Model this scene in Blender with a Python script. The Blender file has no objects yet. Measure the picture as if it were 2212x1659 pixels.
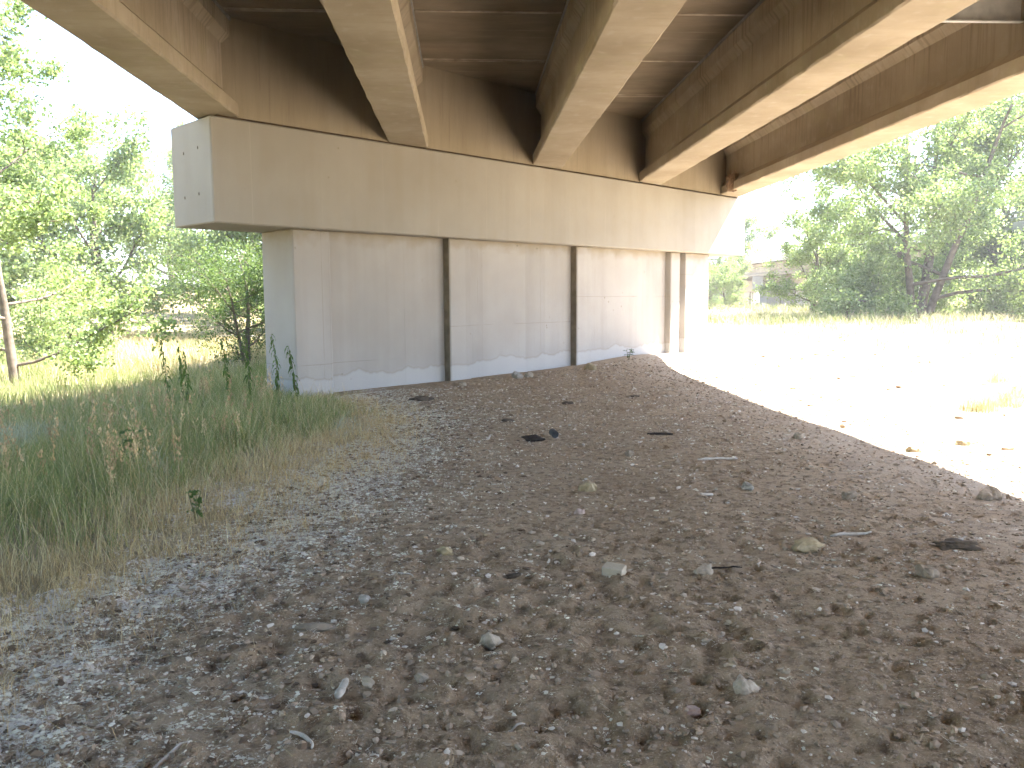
import bpy, math, random
import numpy as np
from mathutils import Matrix, Vector

rng = np.random.default_rng(11)
random.seed(11)
scn = bpy.context.scene
col = scn.collection

# ------------------------------------------------------------------ camera, sky, sun, exposure
cam_d = bpy.data.cameras.new('camera'); cam = bpy.data.objects.new('camera', cam_d); col.objects.link(cam)
cam_d.sensor_width = 36.0; cam_d.lens = 1800.0 * 36.0 / 2212.0
cam_d.clip_start = 0.05; cam_d.clip_end = 3000.0
YAW, PITCH, ROLL = 0.05629, 0.10236, -0.00625
cam.matrix_world = (Matrix.Translation((0, 0, 1.6)) @ Matrix.Rotation(-YAW, 4, 'Z')
                    @ Matrix.Rotation(math.pi / 2 - PITCH, 4, 'X') @ Matrix.Rotation(ROLL, 4, 'Z'))
scn.camera = cam

SUN = Vector((0.70, 0.15, 1.0)).normalized()
world = bpy.data.worlds.new('World'); scn.world = world; world.use_nodes = True
wn = world.node_tree.nodes; wl = world.node_tree.links
bg = wn['Background']
sky = wn.new('ShaderNodeTexSky'); sky.sky_type = 'NISHITA'; sky.sun_disc = False
sky.sun_elevation = math.asin(SUN.z); sky.sun_rotation = math.atan2(SUN.x, SUN.y)
sky.altitude = 1600.0; sky.air_density = 1.0; sky.dust_density = 4.5; sky.ozone_density = 1.0
wl.new(sky.outputs[0], bg.inputs[0]); bg.inputs[1].default_value = 0.10

sd = bpy.data.lights.new('sun', 'SUN'); sd.energy = 5.0; sd.angle = math.radians(0.53); sd.color = (1.0, 0.95, 0.89)
so = bpy.data.objects.new('sun', sd); col.objects.link(so)
so.rotation_euler = (-SUN).to_track_quat('-Z', 'Y').to_euler(); so.location = SUN * 60

scn.view_settings.view_transform = 'Standard'; scn.view_settings.look = 'None'
scn.view_settings.exposure = 3.3; scn.view_settings.gamma = 1.0
scn.cycles.max_bounces = 5; scn.cycles.diffuse_bounces = 4; scn.cycles.glossy_bounces = 2
scn.cycles.transmission_bounces = 3; scn.cycles.sample_clamp_indirect = 4.0
scn.cycles.use_adaptive_sampling = True; scn.cycles.adaptive_threshold = 0.035

# ------------------------------------------------------------------ helpers
def mesh_np(name, V, quads=None, tris=None, smooth=False, colors=None):
    me = bpy.data.meshes.new(name)
    V = np.asarray(V, np.float32)
    nq = 0 if quads is None else len(quads); nt = 0 if tris is None else len(tris)
    loops = []
    if nq: loops.append(np.asarray(quads, np.int32).ravel())
    if nt: loops.append(np.asarray(tris, np.int32).ravel())
    loops = np.concatenate(loops)
    starts = np.concatenate([np.arange(nq) * 4, nq * 4 + np.arange(nt) * 3]).astype(np.int32)
    me.vertices.add(len(V)); me.vertices.foreach_set('co', V.ravel())
    me.loops.add(len(loops)); me.loops.foreach_set('vertex_index', loops)
    me.polygons.add(nq + nt); me.polygons.foreach_set('loop_start', starts)
    me.polygons.foreach_set('use_smooth', np.full(nq + nt, bool(smooth)))
    if colors is not None:
        a = me.color_attributes.new('tint', 'FLOAT_COLOR', 'POINT')
        c = np.ones((len(V), 4), np.float32); c[:, :colors.shape[1]] = colors
        a.data.foreach_set('color', c.ravel())
    me.update(calc_edges=True); me.validate()
    return me

def link(name, me, mat=None, parent=None, loc=None, rot=None):
    o = bpy.data.objects.new(name, me); col.objects.link(o)
    if mat is not None and me is not None and len(me.materials) == 0: me.materials.append(mat)
    if parent is not None: o.parent = parent
    if loc is not None: o.location = loc
    if rot is not None: o.rotation_euler = rot
    return o

def empty(name, loc=(0, 0, 0), rot=(0, 0, 0)):
    o = bpy.data.objects.new(name, None); col.objects.link(o); o.location = loc; o.rotation_euler = rot
    o.empty_display_size = 0.2
    return o

def tag(o, label=None, cat=None, group=None, kind=None):
    if label: o['label'] = label
    if cat: o['category'] = cat
    if group: o['group'] = group
    if kind: o['kind'] = kind
    return o

BOXF = [(0, 3, 2, 1), (4, 5, 6, 7), (0, 1, 5, 4), (1, 2, 6, 5), (2, 3, 7, 6), (3, 0, 4, 7)]
def box_mesh(name, x0, x1, y0, y1, z0, z1, bev=0.0):
    """axis box; bev > 0 gives all twelve edges a small chamfer"""
    if bev <= 0:
        V = [(x0, y0, z0), (x1, y0, z0), (x1, y1, z0), (x0, y1, z0), (x0, y0, z1), (x1, y0, z1), (x1, y1, z1), (x0, y1, z1)]
        return mesh_np(name, V, quads=BOXF)
    import bmesh
    bm = bmesh.new()
    vs = [bm.verts.new(v) for v in [(x0, y0, z0), (x1, y0, z0), (x1, y1, z0), (x0, y1, z0), (x0, y0, z1), (x1, y0, z1), (x1, y1, z1), (x0, y1, z1)]]
    for f in BOXF: bm.faces.new([vs[i] for i in f])
    bmesh.ops.bevel(bm, geom=bm.edges[:], offset=bev, segments=1, affect='EDGES')
    me = bpy.data.meshes.new(name); bm.to_mesh(me); bm.free()
    return me

def prism(name, poly, z0, z1):
    n = len(poly)
    V = [(p[0], p[1], z0) for p in poly] + [(p[0], p[1], z1) for p in poly]
    Q = [(i, (i + 1) % n, (i + 1) % n + n, i + n) for i in range(n)]
    me = bpy.data.meshes.new(name)
    me.from_pydata(V, [], Q + [tuple(range(n))[::-1], tuple(range(n, 2 * n))]); me.update()
    return me

def hash2(ix, iy, seed):
    n = (ix.astype(np.int64) * 374761393 + iy.astype(np.int64) * 668265263 + seed * 1442695041) & 0xFFFFFFFF
    n = ((n ^ (n >> 13)) * 1274126177) & 0xFFFFFFFF
    n = ((n ^ (n >> 16)) * 2246822519) & 0xFFFFFFFF
    return ((n ^ (n >> 15)) & 0xFFFFFF) / float(0xFFFFFF)

def vnoise(x, y, seed=0):
    ix = np.floor(x).astype(np.int64); iy = np.floor(y).astype(np.int64)
    fx = x - ix; fy = y - iy
    fx = fx * fx * fx * (fx * (fx * 6 - 15) + 10); fy = fy * fy * fy * (fy * (fy * 6 - 15) + 10)
    a = hash2(ix, iy, seed); b = hash2(ix + 1, iy, seed); c = hash2(ix, iy + 1, seed); d = hash2(ix + 1, iy + 1, seed)
    return (a + (b - a) * fx) * (1 - fy) + (c + (d - c) * fx) * fy - 0.5

def fbm(x, y, seed=0, oct=4, gain=0.5):
    t = np.zeros_like(x, dtype=float); a = 1.0; f = 1.0
    for k in range(oct):
        t += a * vnoise(x * f + 17.3 * k, y * f - 9.1 * k, seed + k); a *= gain; f *= 2.03
    return t

def sst(a, b, x):
    t = np.clip((x - a) / (b - a), 0, 1); return t * t * (3 - 2 * t)

# ------------------------------------------------------------------ materials
class NT:
    def __init__(self, name, rough=0.9, spec=0.2):
        self.m = bpy.data.materials.new(name); self.m.use_nodes = True
        self.t = self.m.node_tree; self.b = self.t.nodes['Principled BSDF']
        self.b.inputs['Roughness'].default_value = rough
        self.b.inputs['Specular IOR Level'].default_value = spec
    def n(self, typ, **kw):
        nd = self.t.nodes.new(typ)
        for k, v in kw.items(): setattr(nd, k, v)
        return nd
    def l(self, a, b): self.t.links.new(a, b)
    def coord(self, scale=(1, 1, 1), src='Object'):
        tc = self.n('ShaderNodeTexCoord'); mp = self.n('ShaderNodeMapping'); mp.inputs['Scale'].default_value = scale
        self.l(tc.outputs[src], mp.inputs[0]); return mp.outputs[0]
    def noise(self, vec, scale, detail=4, rough=0.55):
        nd = self.n('ShaderNodeTexNoise'); nd.inputs['Scale'].default_value = scale
        nd.inputs['Detail'].default_value = detail; nd.inputs['Roughness'].default_value = rough
        self.l(vec, nd.inputs['Vector']); return nd.outputs['Fac']
    def ramp(self, fac, stops):
        r = self.n('ShaderNodeValToRGB'); e = r.color_ramp.elements
        while len(e) < len(stops): e.new(0.5)
        for q, (p, c) in zip(e, stops):
            q.position = p; q.color = (c, c, c, 1) if not hasattr(c, '__len__') else (*c, 1)
        self.l(fac, r.inputs[0]); return r.outputs[0]
    def mix(self, a, b, fac, mode='MIX'):
        m = self.n('ShaderNodeMix', data_type='RGBA', blend_type=mode)
        for s, v in ((m.inputs['Factor'], fac), (m.inputs['A'], a), (m.inputs['B'], b)):
            if isinstance(v, (int, float)): s.default_value = v if s.type == 'VALUE' else (v, v, v, 1)
            elif isinstance(v, tuple): s.default_value = (*v, 1)
            else: self.l(v, s)
        return m.outputs['Result']
    def math(self, op, a, b=0.0, c=None):
        m = self.n('ShaderNodeMath', operation=op)
        for s, v in zip(m.inputs, (a, b, c)):
            if v is None: continue
            if isinstance(v, (int, float)): s.default_value = v
            else: self.l(v, s)
        return m.outputs[0]
    def sep(self, vec):
        s = self.n('ShaderNodeSeparateXYZ'); self.l(vec, s.inputs[0]); return s.outputs
    def bump(self, h, strength=0.3, dist=0.01):
        b = self.n('ShaderNodeBump'); b.inputs['Strength'].default_value = strength; b.inputs['Distance'].default_value = dist
        self.l(h, b.inputs['Height']); self.l(b.outputs[0], self.b.inputs['Normal'])
    def out(self, colr):
        if isinstance(colr, tuple): self.b.inputs['Base Color'].default_value = (*colr, 1)
        else: self.l(colr, self.b.inputs['Base Color'])
        return self.m

def mat_girder():
    t = NT('girder_concrete')
    v = t.coord()
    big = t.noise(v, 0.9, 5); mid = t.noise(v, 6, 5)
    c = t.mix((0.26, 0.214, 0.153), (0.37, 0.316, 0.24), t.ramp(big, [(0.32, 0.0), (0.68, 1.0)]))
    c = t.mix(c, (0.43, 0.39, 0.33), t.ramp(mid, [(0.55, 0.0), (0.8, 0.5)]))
    # water runs: narrow in the length of the beam, long in height, starting at the top
    st = t.noise(t.coord((1.0, 9.0, 0.35)), 1.6, 5, 0.6)
    z = t.sep(v)[2]
    band = t.ramp(t.math('DIVIDE', z, 1.4), [(0.0, 0.25), (0.45, 0.55), (0.9, 1.0)])
    sm = t.math('MULTIPLY', t.ramp(st, [(0.52, 0.0), (0.66, 1.0)]), band)
    c = t.mix(c, (0.12, 0.09, 0.06), t.math('MULTIPLY', sm, 0.5))
    fine = t.noise(t.coord((1.0, 40.0, 0.5)), 1.5, 3)
    c = t.mix(c, (0.14, 0.105, 0.07), t.math('MULTIPLY', t.ramp(fine, [(0.6, 0.0), (0.74, 0.4)]), band))
    gr = t.noise(v, 2.2, 4)
    c = t.mix(c, (0.30, 0.29, 0.16), t.math('MULTIPLY', t.ramp(gr, [(0.55, 0.0), (0.75, 1.0)]), 0.3))
    h = t.mix(t.noise(v, 60, 4), t.noise(v, 9, 4), 0.4)
    t.bump(h, 0.35, 0.006)
    return t.out(c)

def mat_cap():
    t = NT('cap_concrete')
    v = t.coord(); x, y, z = t.sep(v)
    big = t.noise(v, 0.7, 5)
    c = t.mix((0.292, 0.267, 0.227), (0.342, 0.32, 0.28), t.ramp(big, [(0.3, 0.0), (0.7, 1.0)]))
    st = t.noise(t.coord((3.0, 3.0, 0.25)), 1.2, 4)
    c = t.mix(c, (0.27, 0.232, 0.175), t.math('MULTIPLY', t.ramp(st, [(0.45, 0.0), (0.75, 1.0)]), 0.3))
    board = t.n('ShaderNodeTexWhiteNoise', noise_dimensions='1D')
    t.l(t.math('FLOOR', t.math('DIVIDE', x, 0.61)), board.inputs['W'])
    c = t.mix(c, t.mix((0.9, 0.89, 0.87), (1.06, 1.06, 1.06), board.outputs['Value']), 0.3, 'MULTIPLY')
    # form joints every 1.22 m
    fr = t.math('ABSOLUTE', t.math('SUBTRACT', t.math('FRACT', t.math('DIVIDE', x, 1.22)), 0.5))
    ln = t.math('LESS_THAN', fr, 0.005)
    c = t.mix(c, (0.40, 0.37, 0.32), t.math('MULTIPLY', t.math('MULTIPLY', ln, t.ramp(t.noise(v, 0.8, 3), [(0.4, 0.0), (0.6, 1.0)])), 0.4))
    pit = t.n('ShaderNodeTexVoronoi'); pit.inputs['Scale'].default_value = 3.1; t.l(v, pit.inputs['Vector'])
    c = t.mix(c, (0.22, 0.18, 0.13), t.math('MULTIPLY', t.ramp(pit.outputs['Distance'], [(0.03, 1.0), (0.06, 0.0)]), 0.7))
    t.bump(t.mix(t.noise(v, 45, 4), pit.outputs['Distance'], 0.2), 0.18, 0.005)
    return t.out(c)

def mat_wall():
    t = NT('pier_wall_concrete')
    v = t.coord(); x, y, z = t.sep(v)
    big = t.noise(v, 0.8, 5)
    c = t.mix((0.345, 0.322, 0.294), (0.405, 0.383, 0.357), t.ramp(big, [(0.3, 0.0), (0.7, 1.0)]))
    st = t.noise(t.coord((4.0, 1.0, 0.22)), 1.0, 4)
    c = t.mix(c, (0.30, 0.276, 0.244), t.math('MULTIPLY', t.ramp(st, [(0.45, 0.0), (0.75, 1.0)]), 0.4))
    board = t.n('ShaderNodeTexWhiteNoise', noise_dimensions='1D')
    t.l(t.math('FLOOR', t.math('DIVIDE', t.math('ADD', x, 0.4), 0.61)), board.inputs['W'])
    c = t.mix(c, t.mix((0.88, 0.88, 0.87), (1.05, 1.05, 1.05), board.outputs['Value']), 0.55, 'MULTIPLY')
    # tan stain under the cap
    sn = t.noise(v, 3.0, 5)
    top = t.math('ADD', t.math('MULTIPLY', t.math('SUBTRACT', z, 2.5), 4.0), t.math('MULTIPLY', t.math('SUBTRACT', sn, 0.5), 2.2))
    c = t.mix(c, (0.26, 0.215, 0.14), t.math('MULTIPLY', t.ramp(top, [(0.0, 0.0), (0.9, 1.0)]), 0.6))
    # grain of board joints
    fx = t.math('ABSOLUTE', t.math('SUBTRACT', t.math('FRACT', t.math('DIVIDE', t.math('ADD', x, 0.23), 1.83)), 0.5))
    ln = t.math('MULTIPLY', t.math('LESS_THAN', fx, 0.003), t.ramp(t.noise(v, 1.7, 2), [(0.45, 0.2), (0.55, 1.0)]))
    fz = t.math('ABSOLUTE', t.math('SUBTRACT', z, t.math('ADD', 1.08, t.math('MULTIPLY', t.math('FLOOR', t.math('DIVIDE', t.math('ADD', x, 0.2), 3.7)), 0.55))))
    ln2 = t.math('MULTIPLY', t.math('LESS_THAN', fz, 0.006), t.ramp(t.noise(v, 0.9, 2), [(0.42, 0.0), (0.5, 1.0)]))
    c = t.mix(c, (0.2, 0.18, 0.15), t.math('MULTIPLY', t.math('MAXIMUM', ln, ln2), 0.38))
    pit = t.n('ShaderNodeTexVoronoi'); pit.inputs['Scale'].default_value = 5.0; t.l(v, pit.inputs['Vector'])
    clus = t.ramp(t.noise(v, 0.9, 2), [(0.5, 0.0), (0.6, 1.0)])
    c = t.mix(c, (0.17, 0.14, 0.10), t.math('MULTIPLY', t.math('MULTIPLY', t.ramp(pit.outputs['Distance'], [(0.06, 1.0), (0.11, 0.0)]), clus), 0.8))
    # pale lime crust left by wet ground: its own wavy tide line with a darker rim
    wv = t.noise(t.coord((1.0, 0.0, 0.0)), 1.1, 6, 0.6)
    edge = t.math('ADD', -0.02, t.math('MULTIPLY', wv, 0.62))
    rise = t.math('MULTIPLY', t.math('ADD', x, 3.5), 0.018)
    d = t.math('SUBTRACT', z, t.math('ADD', edge, rise))
    c = t.mix(c, (0.27, 0.235, 0.19), t.math('MULTIPLY', t.ramp(t.math('MULTIPLY', t.math('ABSOLUTE', d), 25.0), [(0.0, 1.0), (0.6, 0.0)]), 0.35))
    c = t.mix(c, (0.46, 0.46, 0.46), t.math('MULTIPLY', t.ramp(t.math('MULTIPLY', d, -22.0), [(0.0, 0.0), (1.0, 1.0)]), 0.5))
    t.bump(t.mix(t.noise(v, 45, 4), pit.outputs['Distance'], 0.3), 0.2, 0.005)
    return t.out(c)

def mat_deck():
    t = NT('deck_underside_concrete')
    v = t.coord(src='Object')
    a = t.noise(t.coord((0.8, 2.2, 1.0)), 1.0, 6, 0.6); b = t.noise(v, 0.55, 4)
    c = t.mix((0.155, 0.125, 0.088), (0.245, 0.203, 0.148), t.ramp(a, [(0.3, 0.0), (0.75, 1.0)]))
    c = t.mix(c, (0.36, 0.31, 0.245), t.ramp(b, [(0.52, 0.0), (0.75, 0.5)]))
    w = t.noise(t.coord((0.5, 9.0, 1.0)), 1.0, 5, 0.7)
    c = t.mix(c, (0.42, 0.38, 0.32), t.ramp(w, [(0.60, 0.0), (0.75, 0.5)]))
    t.bump(t.noise(v, 30, 4), 0.2, 0.005)
    return t.out(c)

def mat_diaphragm():
    t = NT('diaphragm_concrete')
    v = t.coord()
    a = t.noise(t.coord((3.0, 3.0, 0.3)), 1.2, 6, 0.65); b = t.noise(v, 1.1, 5)
    c = t.mix((0.245, 0.202, 0.142), (0.315, 0.266, 0.194), t.ramp(a, [(0.3, 0.0), (0.7, 1.0)]))
    c = t.mix(c, (0.34, 0.30, 0.235), t.ramp(b, [(0.55, 0.0), (0.75, 0.55)]))
    dr = t.noise(t.coord((14.0, 14.0, 0.8)), 1.0, 4)
    c = t.mix(c, (0.10, 0.075, 0.05), t.ramp(dr, [(0.6, 0.0), (0.75, 0.25)]))
    t.bump(t.noise(v, 40, 4), 0.25, 0.005)
    return t.out(c)

def mat_plain(name, c0, c1, scale=6, rough=0.85, bump=0.2, bscale=40, metal=0.0):
    t = NT(name, rough); v = t.coord()
    t.b.inputs['Metallic'].default_value = metal
    c = t.mix(c0, c1, t.ramp(t.noise(v, scale, 5), [(0.3, 0.0), (0.7, 1.0)]))
    if bump: t.bump(t.noise(v, bscale, 4), bump, 0.006)
    return t.out(c)

def mat_ground():
    t = NT('dry_dirt', 0.95, 0.1)
    v = t.coord()
    at = t.n('ShaderNodeAttribute'); at.attribute_name = 'tint'
    sc = t.n('ShaderNodeSeparateColor'); t.l(at.outputs['Color'], sc.inputs[0])
    n1 = t.noise(v, 1.1, 6); n2 = t.noise(v, 14, 6, 0.65); n3 = t.noise(v, 90, 4, 0.6)
    c = t.mix((0.295, 0.218, 0.142), (0.385, 0.298, 0.202), t.ramp(n1, [(0.3, 0.0), (0.7, 1.0)]))
    c = t.mix(c, (0.125, 0.087, 0.055), t.ramp(n2, [(0.48, 0.0), (0.66, 0.85)]))
    c = t.mix(c, (0.60, 0.51, 0.40), t.ramp(n3, [(0.57, 0.0), (0.72, 0.75)]))
    # dry pale sand (green channel) and grass litter (blue channel)
    c = t.mix(c, (0.50, 0.435, 0.355), t.math('MULTIPLY', sc.outputs['Green'], 0.85))
    c = t.mix(c, t.mix((0.22, 0.18, 0.10), (0.38, 0.31, 0.19), n2), t.math('MULTIPLY', sc.outputs['Blue'], 0.9))
    # cotton from the trees caught on the soil (red channel)
    fl = t.noise(t.coord((1.0, 1.0, 0.3)), 30, 7, 0.78)
    f2 = t.noise(v, 4.0, 4)
    th = t.math('SUBTRACT', t.math('ADD', fl, t.math('MULTIPLY', f2, 0.35)), t.math('SUBTRACT', 0.93, t.math('MULTIPLY', sc.outputs['Red'], 0.29)))
    c = t.mix(c, (0.70, 0.655, 0.60), t.math('MULTIPLY', t.ramp(t.math('MULTIPLY', th, 11.0), [(0.0, 0.0), (1.0, 1.0)]), 0.85))
    n4 = t.noise(v, 38, 5, 0.7)
    t.bump(t.mix(t.mix(n3, n2, 0.35), n4, 0.55), 1.0, 0.035)
    return t.out(c)

def mat_tint(name, trans=0.0, rough=0.7, mulnoise=False):
    """base colour from the per-leaf / per-blade colour, with light passing through thin leaves"""
    t = NT(name, rough, 0.25)
    at = t.n('ShaderNodeAttribute'); at.attribute_name = 'tint'
    t.l(at.outputs['Color'], t.b.inputs['Base Color'])
    if trans > 0:
        tr = t.n('ShaderNodeBsdfTranslucent'); mx = t.n('ShaderNodeMixShader'); mx.inputs[0].default_value = trans
        hs = t.mix(at.outputs['Color'], (1.15, 1.2, 0.7), 1.0, 'MULTIPLY'); t.l(hs, tr.inputs['Color'])
        t.l(t.b.outputs[0], mx.inputs[1]); t.l(tr.outputs[0], mx.inputs[2])
        t.l(mx.outputs[0], t.t.nodes['Material Output'].inputs['Surface'])
    return t.m

M = dict(girder=mat_girder(), cap=mat_cap(), wall=mat_wall(), deck=mat_deck(), dia=mat_diaphragm(),
         strip=mat_plain('grey_foam_strip', (0.20, 0.20, 0.20), (0.32, 0.32, 0.31), 9),
         mortar=mat_plain('pale_joint_mortar', (0.20, 0.16, 0.12), (0.50, 0.44, 0.36), 3.0),
         joint=mat_plain('dark_bearing_felt', (0.05, 0.035, 0.025), (0.11, 0.08, 0.05), 20),
         pil_side=mat_plain('brown_side_strip', (0.15, 0.125, 0.088), (0.24, 0.205, 0.15), 7),
         fascia=mat_plain('fascia_concrete', (0.42, 0.40, 0.37), (0.54, 0.52, 0.48), 2),
         steel=mat_plain('galvanised_steel', (0.34, 0.35, 0.36), (0.46, 0.47, 0.48), 8, 0.5, 0.05, 40, 0.6),
         brace=mat_plain('painted_steel_brace', (0.30, 0.31, 0.30), (0.42, 0.42, 0.41), 8, 0.6, 0.05),
         bark=mat_plain('cottonwood_bark', (0.075, 0.06, 0.047), (0.20, 0.165, 0.13), 5, 0.95, 0.8, 14),
         leaf=mat_tint('tree_leaf', 0.5, 0.5), grass=mat_tint('grass_blade', 0.30, 0.7),
         fluff=mat_tint('cotton_fluff', 0.3, 0.95), straw=mat_tint('dry_straw', 0.1, 0.9),
         ground=mat_ground(), clod=mat_tint('dirt_clod', 0.0, 0.95))

# ------------------------------------------------------------------ terrain
HB = 4.2835                      # underside of the girders
GX = [-3.6276 + 2.68515 * i for i in range(5)]
PANG = 0.83515; PY0 = 15.8218    # line of the pier cap's front face
U = np.array([math.sin(PANG), math.cos(PANG)]); NB = np.array([-math.cos(PANG), math.sin(PANG)])  # along the pier, into the pier

def grass_edge(y):
    return np.interp(y, [-10, 2, 3.3, 4.4, 5.2, 6.6, 9.8, 12.0, 13.4], [-1.6, -1.85, -2.0, -1.85, -1.5, -1.3, -0.85, -1.05, -1.75])

def ground_low(x, y):
    s = x * U[0] + (y - PY0) * U[1]; d = x * NB[0] + (y - PY0) * NB[1]
    h = 0.17 * np.exp(-((s - 6.3) / 2.6) ** 2) * np.exp(-(np.minimum(d, 0) / 2.2) ** 2) * (x < 12)
    h = h + 0.07 * np.exp(-((d + 0.1) / 0.8) ** 2) * sst(-3.2, 1.0, s)
    left = sst(-2.0, -8.0, x)
    h = h - 0.22 * left * sst(4.0, 10.0, y) - 0.62 * sst(-2.8, -7.0, x) * sst(13.0, 22.0, y)
    h = h + sst(6.0, -6.0, x) * 3.5 * sst(36.0, 85.0, y) + sst(-4.0, 8.0, x) * (0.45 * sst(22.0, 44.0, y) + 0.0 * y)
    h = h + 0.25 * fbm(x * 0.07, y * 0.07, 5, 3) * sst(14.0, 40.0, np.hypot(x, y)) + 0.05 * fbm(x * 0.35, y * 0.35, 8, 3)
    return h

def make_axis(fine0, fine1, step, outs):
    f = np.arange(fine0, fine1, step)
    return np.concatenate([np.array(outs[0]), f, np.array(outs[1])])
def grow(a, b, s0, k):
    v = [a]; s = s0
    while abs(v[-1] - a) < abs(b - a):
        v.append(v[-1] + math.copysign(s, b - a)); s *= k
    return v[1:]
xs = make_axis(-4.6, 8.6, 0.024, (sorted(grow(-4.6, -330, 0.06, 1.16)), grow(8.6, 330, 0.06, 1.16)))
yy = [2.1]
while yy[-1] < 25: yy.append(yy[-1] + max(0.014, 0.0068 * yy[-1]))
ys = np.concatenate([np.array(sorted(grow(2.1, -150, 0.06, 1.3))), np.array(yy), np.array(grow(yy[-1], 600, 0.3, 1.13))])
GXX, GYY = np.meshgrid(xs, ys)
Z = ground_low(GXX, GYY)
cell = np.maximum(np.gradient(xs)[None, :], np.gradient(ys)[:, None])
def att(wl): return np.clip((wl / cell - 2.0) / 2.0, 0, 1)
lump = fbm(GXX * 2.6, GYY * 2.6, 21, 2); l2 = fbm(GXX * 8.0, GYY * 8.0, 31, 2); l3 = np.abs(vnoise(GXX * 17, GYY * 17, 41)); l4 = vnoise(GXX * 26, GYY * 26, 47)
trod = np.clip(0.75 + 1.2 * fbm(GXX * 0.5, GYY * 0.5, 55, 3), 0.25, 1.4) * (1 - 0.85 * sst(2.6, 4.8, GXX))
Z += trod * (0.012 * lump * att(0.38) + 0.040 * l2 * att(0.125) + 0.056 * (0.25 - l3) * att(0.06) + 0.042 * l4 * att(0.04))
# hoof prints and little pits with raised rims
for k in range(3200):
    x = rng.uniform(-2.2, 5.2); y = 2.2 + 14.0 * rng.random() ** 1.6
    r = rng.uniform(0.014, 0.034) if k % 20 else rng.uniform(0.03, 0.06); dep = r * rng.uniform(0.35, 0.8)
    i0, i1 = np.searchsorted(xs, [x - 2.6 * r, x + 2.6 * r]); j0, j1 = np.searchsorted(ys, [y - 2.6 * r, y + 2.6 * r])
    if i1 - i0 < 3 or j1 - j0 < 3: continue
    el = rng.uniform(0.7, 1.4)
    q = ((xs[None, i0:i1] - x) ** 2 * el + (ys[j0:j1, None] - y) ** 2 / el) / r ** 2
    Z[j0:j1, i0:i1] += -dep * np.exp(-q * q) + 0.35 * dep * np.exp(-(np.sqrt(q) - 1.45) ** 2 * 6)
nx, ny = len(xs), len(ys)
def ground_at(x, y):
    x = np.atleast_1d(np.asarray(x, float)); y = np.atleast_1d(np.asarray(y, float))
    i = np.clip(np.searchsorted(xs, x) - 1, 0, nx - 2); j = np.clip(np.searchsorted(ys, y) - 1, 0, ny - 2)
    fx = (x - xs[i]) / (xs[i + 1] - xs[i]); fy = (y - ys[j]) / (ys[j + 1] - ys[j])
    return (Z[j, i] * (1 - fx) + Z[j, i + 1] * fx) * (1 - fy) + (Z[j + 1, i] * (1 - fx) + Z[j + 1, i + 1] * fx) * fy
def gz(x, y): return float(ground_at(x, y)[0])

edge = grass_edge(GYY)
beyond = ((GXX * NB[0] + (GYY - PY0) * NB[1]) > 0.3)
dist_e = GXX - edge - 0.35 * fbm(GXX * 1.3, GYY * 1.3, 61, 3)
fl = np.exp(-np.clip(dist_e - 0.2, 0, None) / 0.75) * sst(-1.6, -0.5, dist_e)
patch = np.clip(fbm(GXX * 0.6, GYY * 1.1, 71, 4) * 1.8 + 0.25, 0, 1)
fluffm = np.clip(fl * (0.85 + 0.6 * fbm(GXX * 1.2, GYY * 1.2, 75, 3)) + 0.30 * patch * sst(6.5, 3.0, GXX), 0, 1) * (~beyond)
sandm = sst(2.6, 5.2, GXX) * (GYY < 40) * np.clip(0.7 + fbm(GXX, GYY, 81, 3), 0, 1)
litm = np.where(beyond & (GXX < 4), 1.0, sst(0.1, -0.8, dist_e))
litm = np.maximum(litm, sst(9.5, 14.0, GXX + 1.6 * fbm(GXX * .4, GYY * .4, 83, 3)))
cols = np.stack([fluffm, sandm, litm], -1).reshape(-1, 3)
idx = np.arange(nx * ny).reshape(ny, nx)
Q = np.stack([idx[:-1, :-1], idx[:-1, 1:], idx[1:, 1:], idx[1:, :-1]], -1).reshape(-1, 4)
gme = mesh_np('ground', np.stack([GXX, GYY, Z], -1).reshape(-1, 3), quads=Q, smooth=True, colors=cols)
tag(link('ground', gme, M['ground']), kind='structure')

# ------------------------------------------------------------------ the bridge
def girder_mesh(y0, y1, jitter=True):
    prof = [(-.31, 0), (.31, 0), (.33, .02), (.33, .20), (.15, .37), (.15, 1.02), (.255, 1.15), (.255, 1.37),
            (-.255, 1.37), (-.255, 1.15), (-.15, 1.02), (-.15, .37), (-.33, .20), (-.33, .02)]
    n = len(prof); k = max(2, int((y1 - y0) / 0.22)) if jitter else 2
    yv = np.linspace(y0, y1, k); P = np.array(prof)
    V = np.zeros((k, n, 3)); V[:, :, 0] = P[None, :, 0]; V[:, :, 2] = P[None, :, 1]; V[:, :, 1] = yv[:, None]
    if jitter:
        r = np.random.default_rng(int(abs(y0) * 10) + 3)
        for i in (0, 1, 2, 13):
            V[:, i, 0] += r.normal(0, .0035, k) * (1 + 2.5 * (r.random(k) < .07)); V[:, i, 2] += np.abs(r.normal(0, .0035, k))
    idx = np.arange(k * n).reshape(k, n)
    a = idx[:-1]; b = idx[1:]
    Q = np.stack([a, np.roll(a, -1, 1), np.roll(b, -1, 1), b], -1).reshape(-1, 4)
    me = bpy.data.meshes.new('girder')
    me.from_pydata(V.reshape(-1, 3).tolist(), [], Q.tolist() + [idx[0][::-1].tolist(), idx[-1].tolist()]); me.update()
    return me

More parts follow.
